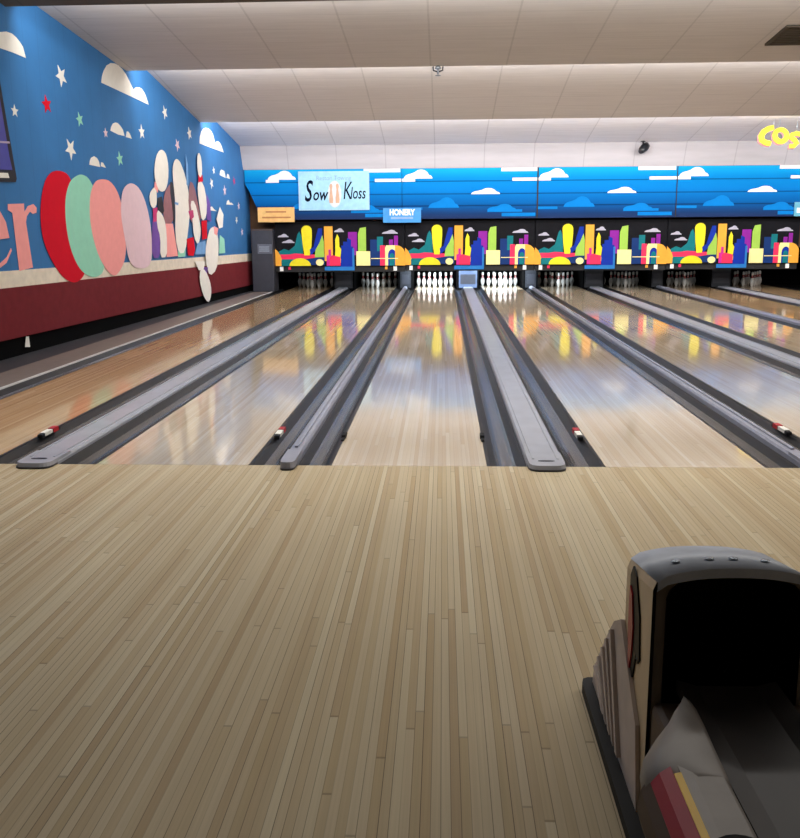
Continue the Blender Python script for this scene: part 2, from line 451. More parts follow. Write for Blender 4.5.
# foul sensors in the gutters
def sensor(x, y, label, red=True, side=1):
    root = empty('foul_sensor', (x,y,-.004), label, 'sensor', 'foul line sensors in the gutters')
    mb = MB(); mb.box((x-.02,y-.17,-.004),(x+.02,y+.17,.028), M_EDGE); bevel(under(mb,'housing',root), .006)
    mb = MB(); mb.box((x-.021,y-.12,.005),(x+.021,y+.02,.032), M_WHITE); under(mb,'label_plate',root)
    if red:
        mb = MB(); mb.box((x-.022,y+.035,.0),(x+.022,y+.13,.034), M_PINR); under(mb,'lens',root)
sensor(-2.476-W/2+.03, .95, 'red and white foul sensor in gutter left of the leftmost broad capping')
sensor(-.789-N/2+.03, .95, 'pale foul sensor in gutter left of the narrow capping beside the centre lane')
sensor(.898+W/2-.03, .95, 'red and white foul sensor in gutter right of the near broad capping')
sensor(2.585+N/2-.03, 1.15, 'red and white foul sensor in gutter left of the fifth lane')
def bracket(x, y, label):
    mb = MB(); mb.box((x-.012,y-.13,0),(x+.012,y+.13,.014), M_BLACK); mb.box((x-.016,y-.05,0),(x+.016,y+.05,.032), M_BLACK)
    tag(bevel(mb.build('sensor_bracket', org=(x,y,0)), .005), label, 'bracket', 'black sensor brackets')
bracket(.5334-.018, .85, 'small black bracket on the right edge of the centre lane')
bracket(-.5334+.018, .85, 'small black bracket on the left edge of the centre lane')

# ------------------------------------------------------------------ pin decks
prof = [(.0255,0),(.028,.004),(.036,.03),(.05,.07),(.0605,.114),(.058,.15),(.045,.19),(.031,.22),(.0235,.245),(.0229,.257),(.026,.285),(.0305,.315),(.0323,.343),(.029,.365),(.018,.378),(.003,.381)]
mb = MB(); mb.lathe(prof, (0,0,0), M_PIN, 16, matf=lambda a,b: M_PINR if .225 > a >= .215 or .26 > a >= .25 else M_PIN)
pin0 = mb.build('bowling_pin'); first = True
POS = [(0,0,'foremost'),(-1,1,'second row left'),(1,1,'second row right'),(-2,2,'third row left'),(0,2,'third row middle'),(2,2,'third row right'),
       (-3,3,'back row leftmost'),(-1,3,'back row inner left'),(1,3,'back row inner right'),(3,3,'back row rightmost')]
for i, x in enumerate(LANE_X):
    for dx, row, nm in POS:
        if first: o = pin0; first = False
        else: o = pin0.copy(); COL.objects.link(o)
        o.location = (x+dx*.1524, YPIN+row*.264, 0)
        tag(o, 'white bowling pin, '+nm+', in the rack on '+LS[i], 'bowling pin', 'bowling pins on '+LS[i])
# kickback partitions between the pin decks
def kick(c, w, label, mat):
    root = empty('kickback_partition', (c,19.55,-.09), label, 'partition', 'kickback partitions between the pin decks')
    mb = MB(); mb.box((c-w/2,19.55,-.089),(c+w/2,21.4,.66), M_SOOT); under(mb,'side_boards',root)
    mb = MB(); mb.box((c-w/2+.05,19.535,.0),(c+w/2-.05,19.55,.5), mat)
    mb.box((c-w/2+.09,19.528,.1),(c+w/2-.09,19.535,.36), M_CAPD); under(mb,'front_plate',root)
M_KICK = plain('kickback_plate', (70,84,110), .4); M_KICKD = plain('kickback_dark', (26,30,38), .5)
KL = ['second lane', 'near broad capping right of the centre lane', 'broad capping right of the fifth lane', 'broad capping left of the far right lane']
for (c,a,b), k in zip(wide, ['broad capping left of the second lane']+KL[1:]):
    kick(c, W-.14, 'dark partition at the far end of the '+k, M_KICK if a == 2 else M_KICKD)
for (c,a,b), k in zip(narrow, ['narrow capping left of the centre lane','narrow capping right of the fourth lane','narrow capping right of the sixth lane']):
    kick(c, N-.12, 'dark partition at the far end of the '+k, M_KICKD)

# ------------------------------------------------------------------ masking units with city artwork
YM = 18.25
MX = [at_y(u, 245, YM).x for u in (275, 405, 535, 667, 799)]   # joints between the units
def arcpts(cx, cy, rx, ry, a0, a1, n=10):
    return [(cx+rx*math.cos(math.radians(a0+(a1-a0)*k/n)), cy-ry*math.sin(math.radians(a0+(a1-a0)*k/n))) for k in range(n+1)]
def R_(x0,y0,x1,y1): return [(x0,y0),(x1,y0),(x1,y1),(x0,y1)]
def cloud(x0,y0,x1,y1):
    w, h = x1-x0, y1-y0
    return [(x0,y1)]+arcpts(x0+.3*w,y1,.3*w,.55*h,180,100,5)+arcpts(x0+.6*w,y1-.2*h,.28*w,.8*h,140,20,6)+arcpts(x0+.85*w,y1,.15*w,.4*h,80,0,4)
ART = [
 ('teal', [(2,44),(2,31),(9,27),(14,29),(20,24),(23,12),(25,9),(27,14),(28,24),(28,44)]),
 ('navy', R_(28,33,50,44)),
 ('grey', cloud(3,11.5,14,15)), ('grey', cloud(7,17.5,20,21)),
 ('red', [(5,33),(14,33),(20,32),(44,33.5),(44,36),(30,38),(5,38)]),
 ('orange', [(0,27),(3,30),(5.5,35),(7,40),(7,45),(0,45)]),
 ('teal', R_(6,39,16,45)),
 ('yellow', [(15,45)]+arcpts(25,45,11,8,180,0)+[(36,45)]),
 ('cream', arcpts(45,41.5,4,3.5,0,360,14)),
 ('yellow', [(29.5,34),(28,22),(27,9)]+arcpts(32.3,8,5.3,5,180,0)+[(37.6,14),(37,24),(35,34)]),
 ('blue', [(44,6),(48,6),(48,14),(44,24),(40,30),(36,34),(35,28),(39,25),(41,17)]),
 ('green', [(48,13),(49.5,20),(49.5,36),(40,36),(41,28),(45,21)]),
 ('orange', [(50,4),(58.5,4),(58.5,40),(50,40)]),
 ('yellow', [(63,12),(65,16),(65,25),(67,28),(66,36),(67,42),(60,42),(61,28),(61,18)]),
 ('grey', cloud(60,6,70,10)),
 ('mag', R_(52,34,57,45)), ('mag', R_(54,28,56.5,36)),
 ('red', [(55,36),(58,34),(66,36),(66,45),(55,45)]),
 ('purple', R_(74,10,83,34)),
 ('blue', [(67,24),(69,24),(69,20),(73,20),(73,16),(77,18),(77,25),(79,25),(79,47),(66,47)]),
 ('sky', [(50,46),(78,46),(78,27),(80,27),(80,50),(50,50)]),
 ('green', [(84,12),(86,6),(92,5),(92,32),(84,34)]),
 ('cream', R_(82,30,96,45)),
 ('navy', R_(96,18,107,45)),
 ('teal', R_(103,15,109,30)),
 ('red', R_(106,24,111,45)),
 ('purple', R_(115,18,119,25)), ('purple', R_(120,14,124,25)),
 ('grey', cloud(108,8,124,12)),
 ('cream', [(111,45),(111,27),(112,24),(123,24),(123,45)]),
 ('blue', [(114,45),(114,36)]+arcpts(118,34,4,6,180,0)+[(122,45)]),
 ('teal', [(115.5,45),(115.5,37)]+arcpts(118,36,2.5,4,180,0)+[(120.5,45)]),
 ('orange', [(121,45),(121,24)]+arcpts(122,33,9,9,90,10)+[(131,45)]),
 ('cream', R_(97,37.2,124,38)),
]
ML = ['leftmost masking panel with city artwork above the two left lanes', 'masking panel with city artwork above the centre and fourth lanes',
      'masking panel with city artwork above the fifth and sixth lanes', 'rightmost masking panel with city artwork above the last two lanes']
def masking(n, label):
    x0 = MX[n]; PW = MX[n+1]-MX[n]
    zt = at_y(470, 221.5, YM).z; K = PW/131.0; V = K*.95; px = lambda x, y: (x0+x*K, zt-y*V)
    root = empty('masking_unit', (x0+PW/2, YM, zt-50*V), label, 'masking panel', 'artwork masking panels above the pins')
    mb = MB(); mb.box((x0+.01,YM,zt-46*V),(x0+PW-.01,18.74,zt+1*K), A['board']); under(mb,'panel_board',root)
    mb = MB()
    for k, (c, poly) in enumerate(ART):
        P = [px(*p) for p in poly]; y = YM-.003-.0006*k
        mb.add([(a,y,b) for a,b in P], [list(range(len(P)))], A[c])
    under(mb,'artwork',root)
    mb = MB(); mb.box((x0+.01,YM+.03,zt-51.5*V),(x0+PW-.01,18.6,zt-46*V), M_BLACK); under(mb,'bottom_rail',root)
    for q in (6, 121):
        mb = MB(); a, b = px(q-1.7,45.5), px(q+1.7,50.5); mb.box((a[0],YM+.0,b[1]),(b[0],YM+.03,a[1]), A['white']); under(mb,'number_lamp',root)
    for q,cl in ((14,'red'),(112,'orange')):
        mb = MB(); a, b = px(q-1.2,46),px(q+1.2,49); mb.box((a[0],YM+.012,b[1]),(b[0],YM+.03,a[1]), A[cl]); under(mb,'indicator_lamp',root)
    return root
for n in range(4): masking(n, ML[n])
# fragment of a fifth unit is out of frame

# ------------------------------------------------------------------ blue fascia above the masking
YF = 18.05
ZT = at_y(470, 168, YF).z; ZB = at_y(470, 218.5, YF).z
seams = [at_y(u, 200, YF).x for u in (402, 537, 676)]
seams = [None]+seams+[seams[-1]+3.5]
FCL = [  # offsets in photo pixels from the section's left joint (x, y)
 ('w', R_(97,167.5,133,171.5)), ('w', R_(108,178,134,181)), ('w', R_(0,178,13,181)),
 ('w', cloud(2,169,30,178)), ('w', cloud(96-28,188,96,194)),
 ('b', cloud(26,197,56,207.5)), ('b', cloud(84,204,112,210)), ('b', R_(84,209.5,118,212)), ('b', R_(98,213,131,216.5)), ('b', R_(-20,207,20,209.5))]
FL = ['blue cloud-painted fascia section behind the large pale banner at left', 'blue cloud-painted fascia section above the centre lane', 
      'blue cloud-painted fascia section below the black ceiling camera', 'rightmost blue cloud-painted fascia section below the yellow letters']
mpx = PP/135.0*1.02
for i in range(4):
    xa, xb = seams[i], seams[i+1]
    first_ = xa is None
    if first_: xa = xb-3.43
    root = empty('fascia_panel', ((xa+xb)/2, YF, ZB), FL[i], 'fascia panel', 'blue fascia sections above the masking panels')
    mb = MB()
    if first_:
        tl = at_y(241,172,YF); e = wall_at(YF,0,.02).x
        P = [(at_y(262,217,YF).x,YF,ZB),(xb-.006,YF,ZB),(xb-.006,YF,ZT),(e,YF,ZT),(e,YF,ZT-.33),(at_y(250,196,YF).x,YF,ZT-.55)]
    else:
        P = [(xa+.006,YF,ZB),(xb-.006,YF,ZB),(xb-.006,YF,ZT),(xa+.006,YF,ZT)]
    mb.prism(P, (0,.69,0), M_FASCIA); under(mb,'board',root)
    for k,(c,poly) in enumerate(FCL):
        mb = MB()
        Q = []
        for (ox,oy) in poly:
            x = xa+ox*mpx; z = ZT-(oy-168)*(ZT-ZB)/50.5
            Q.append((min(max(x, (xa+.008) if not first_ else (P[0][0]+.02 if oy > 195 else e+.01)), xb-.008), YF-.003-.0005*k, z))
        if len(set(round(q[0],4) for q in Q)) < 2: continue
        mb.add(Q, [list(range(len(Q)))], M_FCL if c == 'w' else M_FCB)
        under(mb,'painted_cloud',root)
    if i in (2,3):
        mb = MB(); mb.box((xa-.004,YF-.02,ZB),(xa+.026 if i==2 else xa+.012,YF-.004,ZT+.02), M_VENTD); under(mb,'joint_post',root)

# ------------------------------------------------------------------ signs on the fascia
def text_mesh(body, size, shear=0, bold=0):
    cu = bpy.data.curves.new('txt', 'FONT'); cu.body = body; cu.size = size; cu.shear = shear; cu.offset = bold; cu.align_x = 'CENTER'; cu.align_y = 'CENTER'
    cu.resolution_u = 3
    o = bpy.data.objects.new('txt', cu); COL.objects.link(o)
    bpy.context.view_layer.update()
    dg = bpy.context.evaluated_depsgraph_get(); me = bpy.data.meshes.new_from_object(o.evaluated_get(dg))
    V = [v.co.copy() for v in me.vertices]; F = [list(p.vertices) for p in me.polygons]
    bpy.data.objects.remove(o); bpy.data.curves.remove(cu); bpy.data.meshes.remove(me)
    return V, F
def put_text(mb, body, size, cx, y, cz, mat, sx=1, sz=1, shear=0, bold=0):
    V, F = text_mesh(body, size, shear, bold)
    mb.add([(cx+v.x*sx, y, cz+v.y*sz) for v in V], F, mat)
YS = 18.0
def rect(u0,v0,u1,v1,y=YS):
    a, b = at_y(u0,v0,y), at_y(u1,v1,y); return a.x, b.x, b.z, a.z
x0,x1,z0,z1 = rect(298,171.5,369.5,210)
root = empty('banner_sign', ((x0+x1)/2,YS,z0), 'large pale blue banner with dark lettering hung on the fascia', 'banner')
mb = MB(); mb.box((x0,YS,z0),(x1,YS+.033,z1), M_BANN); under(mb,'sheet',root)
cx = (x0+x1)/2
mb = MB(); mb.prism([(cx+.02+.17*math.cos(a), YS-.001, (z0+z1)/2-.08+.33*math.sin(a)) for a in [2*PI*k/20 for k in range(20)]], (0,-.001,0), M_BANNC)
for dx in (-.07,.09):      # two small drawn pins in the middle
    mb.prism([(cx+dx+r*s_, YS-.003, (z0+z1)/2-.3+h) for s_,seq in ((1,((.045,0),(.05,.1),(.03,.25),(.022,.33),(.04,.42),(.02,.47))),(-1,((.02,.47),(.04,.42),(.022,.33),(.03,.25),(.05,.1),(.045,0)))) for r,h in seq], (0,-.001,0), M_BTXT2)
under(mb,'emblem',root)
mb = MB()
zc_ = (z0+z1)/2
put_text(mb, 'S', .58, cx-.66, YS-.002, zc_-.03, M_BTXT, .7, 1.25, .25, .008)
put_text(mb, 'ow', .36, cx-.36, YS-.002, zc_-.1, M_BTXT, .8, 1.15, .25, .006)
put_text(mb, 'K', .5, cx+.33, YS-.002, zc_-.02, M_BTXT, .7, 1.25, .2, 0)
put_text(mb, 'loss', .36, cx+.60, YS-.002, zc_-.07, M_BTXT, .7, 1.15, .2, .003)
put_text(mb, 'Reston Towing', .16, cx, YS-.002, z1-.17, M_BTXG, .9, 1)
under(mb,'lettering',root)
x0,x1,z0,z1 = rect(257.5,207.5,294.5,222)
root = empty('small_sign', ((x0+x1)/2,YS,z0), 'small orange sign with two lines at the left end of the fascia', 'sign')
mb = MB(); mb.box((x0,YS,z0),(x1,YS+.035,z1), M_SIGNY); under(mb,'board',root)
mb = MB()
for zz, a, b in ((.7,.22,.78),(.32,.12,.9)):
    mb = MB(); mb.box((x0+(x1-x0)*a,YS-.002,z0+(z1-z0)*(zz-.06)),(x0+(x1-x0)*b,YS,z0+(z1-z0)*(zz+.05)), M_SIGNT); under(mb,'text_line',root)
x0,x1,z0,z1 = rect(383,208,421,222.5)
root = empty('small_sign', ((x0+x1)/2,YS,z0), 'small light blue sign with white heading below the fascia clouds', 'sign')
mb = MB(); mb.box((x0,YS,z0),(x1,YS+.035,z1), M_SIGNB); under(mb,'board',root)
mb = MB(); put_text(mb,'HONERY',.2,(x0+x1)/2,YS-.002,z0+(z1-z0)*.68,M_SIGNW,.78,1,0,.008)
under(mb,'lettering',root)
mb = MB(); mb.box((x0+.2,YS-.002,z0+.09),(x1-.2,YS,z0+.14), M_SIGNL); under(mb,'text_line',root)
x0,x1,z0,z1 = rect(795,202,822,216)
root = empty('small_sign', ((x0+x1)/2,YS,z0), 'small teal and white sign on the fascia at the right edge of the photo', 'sign')
mb = MB(); mb.box((x0,YS,z0),(x1,YS+.035,z1), plain('sign_teal',(90,160,180),.6)); under(mb,'board',root)
mb = MB(); mb.box((x0+.06,YS-.003,z0+.08),(x1-.06,YS,z1-.14), M_SIGNW); under(mb,'panel',root)

# pylon at the left of the pin decks
pa, pb = at_y(253,290,18.0).x, MX[0]-.01
zt = at_y(262,229,18.0).z
root = empty('end_cabinet', ((pa+pb)/2,18.3,0), 'tall charcoal cabinet between the mural wall and the leftmost masking panel', 'cabinet')
mb = MB(); mb.box((pa,18.0,.004),(pb,18.7,zt), M_PYL); bevel(under(mb,'body',root),.02)
mb = MB(); mb.box((pa+.16,17.988,zt-.62),(pa+.52,18.0,zt-.38), M_PLATE)
for k in range(3): mb.box((pa+.2,17.985,zt-.56+.05*k),(pa+.46,17.988,zt-.54+.05*k), M_STEEL)
under(mb,'label_plate',root)
mb = MB(); mb.box((pa+.02,17.985,zt-.03),(pb,18.0,zt-.015), M_BROWN); under(mb,'top_edge',root)

# ------------------------------------------------------------------ yellow letters hanging under the ceiling
YL = 15.9
def fat_letter(strokes, w, label):
    P = [[at_y(u,v,YL) for u,v in s] for s in strokes]
    allp = [p for s in P for p in s]; c = sum(allp, Vector())/len(allp)
    root = empty('sign_letter', c, label, 'letter', 'yellow letters hung below the ceiling')
    for nm, off, mat, ww in (('face',Vector((0,0,0)),M_LETY,w),('backing',Vector((-.02,.035,-.025)),M_LETP,w*1.05)):
        mb = MB()
        for s in P:
            n = len(s); Lp, Rp = [], []
            for i,p in enumerate(s):
                t = (s[min(i+1,n-1)]-s[max(i-1,0)]); t.y = 0; t.normalize(); nn = Vector((-t.z,0,t.x))
                q = ww*(.82+.18*math.sin(PI*i/(n-1)))
                Lp.append(p+nn*q+off); Rp.append(p-nn*q+off)
            for i in range(n-1):
                mb.prism([Lp[i],Lp[i+1],Rp[i+1],Rp[i]], (0,.03,0), mat)
        under(mb,nm,root)
    mb = MB(); top = max(allp, key=lambda p: p.z)
    mb.tube([(top.x,YL+.03,top.z),(top.x,YL+.03,zc(YL+.03))], .006, M_STEEL); under(mb,'hanger',root)
def arc_px(cx,cy,rx,ry,a0,a1,n=14): return arcpts(cx,cy,rx,ry,a0,a1,n)
fat_letter([[(774,127.5),(769,128.5),(764,131.5),(761.5,136),(762,140),(765.5,142.5),(771,143.5)]], .062, 'yellow letter C hanging below the ceiling, leftmost of the word')
fat_letter([arc_px(781,135.5,6,6,100,460,18)], .055, 'yellow ring-shaped letter O hanging right of the C')
fat_letter([[(801,134.5),(797,133.2),(792.5,134.5),(791.5,137.5),(795,140),(797,143),(794,146),(789.5,146)]], .052, 'yellow letter S hanging at the right edge of the photo')

# black camera under the ceiling
c = at_y(644,147,17.7)
root = empty('ceiling_camera', (c.x,c.y,c.z), 'small black camera hanging from the pale ceiling above the fascia', 'camera')
mb = MB(); mb.tube([(c.x-.02,c.y,c.z+.06),(c.x-.03,c.y,zc(c.y)+.01)], .022, M_CAMB); mb.lathe([(.06,0),(.06,.02)], (c.x-.03,c.y,zc(c.y)-.01), M_CAMB); under(mb,'bracket',root)
mb = MB(); mb.tube([c+Vector((-.10,-.1,-.12)), c+Vector((-.06,-.06,-.08)), c+Vector((.02,.02,-.01)), c+Vector((.09,.06,.05))], [.055,.085,.105,.08], M_CAMB, 14); under(mb,'housing',root)
mb = MB(); mb.tube([c+Vector((-.115,-.115,-.135)), c+Vector((-.095,-.095,-.115))], [.035,.04], M_INK, 12); under(mb,'lens',root)

# sprinkler on the lip of the ceiling
c = at_y(438,70,9.98)
root = empty('ceiling_sprinkler', (c.x,c.y,c.z), 'small steel sprinkler fitting hanging at the edge of the ceiling step', 'sprinkler')
mb = MB(); mb.lathe([(.05,0),(.045,.03),(.02,.05)], (c.x,c.y-.01,zc(9.97)-.05), M_STEEL); under(mb,'escutcheon',root)
mb = MB(); mb.tube([(c.x,c.y-.01,zc(9.97)-.05),(c.x,c.y-.01,zc(9.97)-.13)], .016, M_STEEL)
for s_ in (-1,1): mb.tube([(c.x+s_*.015,c.y-.01,zc(9.97)-.09),(c.x+s_*.075,c.y-.01,zc(9.97)-.07),(c.x+s_*.08,c.y-.01,zc(9.97)-.01)], .012, M_CAPD)
under(mb,'pipe',root)
mb = MB(); mb.lathe([(.012,0),(.045,.006),(.05,.012),(.012,.02)], (c.x,c.y-.01,zc(9.97)-.16), M_STEEL); under(mb,'deflector',root)

# brown vent in the ceiling
sl = math.atan2(4.13-4.50, 4.1)
def vp(x,y,d=0): return Vector((x,y,zc(y)-d))
root = empty('ceiling_vent', (5.35,8.5,zc(8.5)), 'brown slatted vent in the near ceiling panel at the right', 'vent')
mb = MB(); xa, xb, ya, yb = 5.0,6.2,8.1,9.0
mb.prism([vp(xa,ya,.002),vp(xb,ya,.002),vp(xb,yb,.002),vp(xa,yb,.002)], (0,0,-.015), M_VENTD); under(mb,'backing',root)
mb = MB()
for a,b,c_,d in ((xa,xb,ya,ya+.05),(xa,xb,yb-.05,yb),(xa,xa+.05,ya+.05,yb-.05),(xb-.05,xb,ya+.05,yb-.05)):
    mb.prism([vp(a,c_,.017),vp(b,c_,.017),vp(b,d,.017),vp(a,d,.017)], (0,0,-.014), M_VENT)
under(mb,'frame',root)
mb = MB()
for k in range(9):
    y = ya+.09+k*.085; mb.prism([vp(xa+.05,y,.017),vp(xb-.05,y,.017),vp(xb-.05,y+.03,.017),vp(xa+.05,y+.03,.017)], (0,0,-.012), M_VENT)
under(mb,'slats',root)

# ------------------------------------------------------------------ cut-outs on the left wall
CT = .014
def cut(mb, poly, mat, lay=0):
    P = [on_wall(u,v,.036+lay*.004) for u,v in poly]
    mb.prism([p-WN*(CT) if lay==0 else p-WN*.003 for p in P], WN*(CT if lay==0 else .003), mat)
def cutp(poly, back, front, mat):
    """cut-out standing between two distances from the wall plane; outline taken at its front face"""
    mb = MB(); P = [on_wall(u,v,front) for u,v in poly]; mb.prism([p-WN*(front-back) for p in P], WN*(front-back), mat); return mb
def wall_thing(name, poly, mat, label, cat, group, back=.001, front=.006):
    mb = cutp(poly, back, front, mat); c = on_wall(sum(p[0] for p in poly)/len(poly), sum(p[1] for p in poly)/len(poly))
    return tag(mb.build(name, org=c), label, cat, group)
def sm(poly, n=2):
    """round a loop by corner cutting"""
    for _ in range(n):
        q = []
        for i in range(len(poly)):
            a, b = poly[i], poly[(i+1)%len(poly)]
            q += [(a[0]*.75+b[0]*.25, a[1]*.75+b[1]*.25), (a[0]*.25+b[0]*.75, a[1]*.25+b[1]*.75)]
        poly = q
    return poly
CL = [
 ([(-12,46),(-11,38),(-5,33),(0,32),(6.5,31.5),(12,33.5),(16,37),(20,42),(23,47),(26,58),(13,52.5),(0,48)], 'white cloud cut-out high on the mural at the left edge of the photo'),
 ([(101.3,79.5),(102,73),(103.6,67.8),(106.5,62.5),(110.6,60),(115,60.5),(118.4,62.4),(122,66),(126,71.7),(129,77.5),(131.6,83.3),(133.9,87.2),(135,85),(137,84.4),(139.5,84.7),(141.6,86),(144,89.5),(145.5,92.6),(148.6,102)], 'largest white cloud cut-out just below the ceiling edge on the mural'),
 ([(110.6,130.6),(111.3,127),(113,123.6),(115.5,122.5),(117.6,122.9),(120.5,126),(123,129.8),(124.6,136),(118.4,134.5)], 'small white cloud cut-out midway between the large cloud and the pink oval'),
 ([(127,131.4),(128.5,131.7),(130,134),(131.8,138.6),(126,137)], 'tiny white cloud cut-out right of the small cloud'),
 ([(89.7,164.7),(90,161),(91.2,157.8),(94.3,156.2),(97,158),(99,161.6),(100.2,167)], 'small white cloud cut-out just above the green oval'),
 ([(101.3,162.4),(103,162.6),(106,167.8),(101.2,166.3)], 'tiny white cloud cut-out above the pink oval'),
 ([(199.8,143.5),(200,137),(201.3,132.3),(203.3,128.8),(205.8,127.8),(208.5,128.5),(211,130.8),(213,134.5),(214,138.3),(215.2,143),(216.8,141.3),(218.5,141.3),(220.3,143.2),(221.5,145.8),(223.8,152.5)], 'white cloud cut-out below the second ceiling step near the far end of the mural'),
 ([(219.8,175),(220.3,171),(221.7,169.6),(224.3,171),(225.8,178)], 'small white cloud cut-out near the far end, above the magenta star'),
 ([(226.6,177.8),(227.6,173.8),(229,175),(230,179)], 'tiny white cloud cut-out nearest the magenta star'),
 ([(226.6,204.5),(227.2,201),(228.6,200),(230,202.8),(231.5,202.6),(233.8,205)], 'small flat white cloud cut-out near the blue fascia end'),
 ([(210,210.3),(210.6,207),(212,206.4),(214,209.2),(217,211.2)], 'small flat white cloud cut-out left of the hanging pin figure'),
]
for p, lb in CL:
    o = wall_thing('cloud_cutout', p, M_WHITE, lb, 'cloud cut-out', 'white cloud cut-outs on the mural')
    if lb.startswith('largest'): o.location.z -= .045     # hangs just clear of the ceiling
def star(u, v, r, mat, label, pts=5, asp=1.0, rot=0):
    """five-pointed star lying flat on the wall"""
    c = on_wall(u, v); rz = (on_wall(u, v-r)-c).length; P = []
    for k in range(2*pts):
        a = PI/2+rot+PI*k/pts; q = rz*(1 if k%2==0 else .42); P.append(c+WT*(q*asp*math.cos(a))+Vector((0,0,q*math.sin(a))))
    mb = MB(); mb.prism([p+WN*.001 for p in P], WN*.004, mat)
    return tag(mb.build('star_cutout', org=c), label, 'star cut-out', 'small star cut-outs on the mural')
for u,v,r,m,lb,ro in [
  (61,76,11,M_WHITE,'large white star cut-out between the left edge cloud and the largest cloud',.5),
  (46.5,104.5,9.5,M_RED,'red star cut-out high on the mural above the red oval',.2),
  (79.5,119.5,7.5,M_MINT,'mint green star cut-out right of the red star',.3),
  (70.5,149,11,M_WHITE,'white star cut-out just above the red oval',.6),
  (105.5,133,5,M_LAV,'tiny lavender star cut-out left of the small middle cloud',.1),
  (14.5,111,6.5,M_WHITE,'small white star cut-out nearest the purple poster',0),
  (119.7,159,7.5,M_MINT,'mint green star cut-out above the lavender oval',.2),
  (141.6,132,7.5,M_WHITE,'white star cut-out above the first white pin figure',.1),
  (164.7,112.5,7,M_WHITE,'white star cut-out right of the largest cloud',.4),
  (189.3,133.5,6.5,M_WHITE,'white star cut-out left of the cloud below the second ceiling step',.3),
  (177.3,145,6.5,M_LAV,'lavender star cut-out above the tall middle pin figure',.5),
  (213.6,170.5,4,M_WHITE,'small white star cut-out right of the tall thin pin figure',.2),
  (211.5,183.5,5.5,M_WHITE,'white star cut-out below the small white star near the far end',.4),
  (224.6,190.5,5.5,M_LAV,'lavender star cut-out below the tiny far cloud',.1),
  (234,181,4.5,M_MAG,'magenta star cut-out near the blue fascia end',.3),
  (238.6,206,4,M_LAV,'tiny lavender star cut-out beside the flat far cloud',.2),
  (236.5,220,4,M_WHITE,'tiny white star cut-out at the far end of the mural',.6),
  (242,232,4,M_LAV,'lowest lavender star cut-out beside the charcoal cabinet',.2)]:
    star(u, v, r, m, lb, rot=ro, asp=1.25)
OV = [
 (M_RED, [(55,171.5),(62,172),(69,176),(74,190),(76,210),(78,235),(84.5,268),(83.8,275),(76.4,282),(68,280),(60,273),(48.7,254),(42,234),(40.6,208),(43.9,185.5),(49,175)], 'large red oval cut-out, leftmost of the row'),
 (M_MINT, [(78,175.7),(83,175.5),(89,179),(97,195),(102,225),(104.5,258),(103.5,270),(99,275.5),(91,276.5),(81,270),(74,257),(69,241),(66,221),(65.6,198.5),(69.9,182)], 'large mint green oval cut-out between the red and pink ones'),
 (M_PINK, [(102.4,179.6),(110.5,181.6),(118.6,193.6),(123.5,214.7),(126,240.7),(125,260),(117,274.9),(110.5,273.9),(100.7,260),(94,240.7),(90,218),(90.3,195),(95,182)], 'large pink oval cut-out between the mint and lavender ones'),
 (M_LAV, [(131.6,183),(139.7,188.7),(146,203.4),(150.5,224.5),(152,247),(151,263.5),(143,268.4),(130,265),(125,237.5),(121,214.7),(121.9,195),(125,187)], 'large pale lavender oval cut-out beside the pin figures')]
def grow(poly, k):
    cx = sum(p[0] for p in poly)/len(poly); cy = sum(p[1] for p in poly)/len(poly)
    return [(cx+(x-cx)*k, cy+(y-cy)*k) for x,y in poly]
for i,(m,p,lb) in enumerate(OV):
    wall_thing('oval_cutout', sm(grow(p,1.02)), m, lb, 'oval cut-out', 'row of large oval cut-outs on the mural', .013+.0025*i, .015+.0025*i)
# pink letters e r
wall_thing('wall_letter', [(8,204),(24,203.5),(24.5,212),(28,206),(33.5,204),(36.8,208),(36.5,212.5),(33,214),(30,211.5),(27,216),(26,222),(33,267.5),(19.5,271),(12.5,213),(8,210)], M_PINK, 'pink letter r painted on the mural left of the red oval', 'letter', 'pink letters on the mural', .007,.010)
wall_thing('wall_letter', [(9.5,238),(-13,241),(-12,250),(-7,261),(0,263.5),(7,257),(11,248),(12,250.5),(6.5,263),(0,268),(-10,270),(-20,262),(-25,245),(-24,228),(-16,214),(-7,209),(0,211),(6,222)], M_PINK, 'pink letter e cut by the left edge of the photo', 'letter', 'pink letters on the mural', .007,.010)
# poster at the left edge
root = empty('framed_poster', on_wall(-8,178), 'dark framed purple poster on the mural at the left edge of the photo', 'poster')
mb = cutp([(-34,66),(-3,64),(16.8,178.5),(16,182),(-34,181)], .001,.02, M_INK); under(mb,'frame',root)
mb = cutp([(-30,70),(-5,68),(9.5,157),(12.5,170),(-30,168)], .02,.024, plain('poster_purple',(62,58,150),.4)); under(mb,'picture',root)
mb = cutp([(-30,139),(9.5,141.5),(9.9,143.5),(-30,141)], .024,.027, plain('poster_line',(190,170,190),.5)); under(mb,'line',root)
mb = cutp([(-30,171.5),(8,173),(9.5,178),(-30,177)], .02,.025, M_WHITE); under(mb,'caption_plate',root)

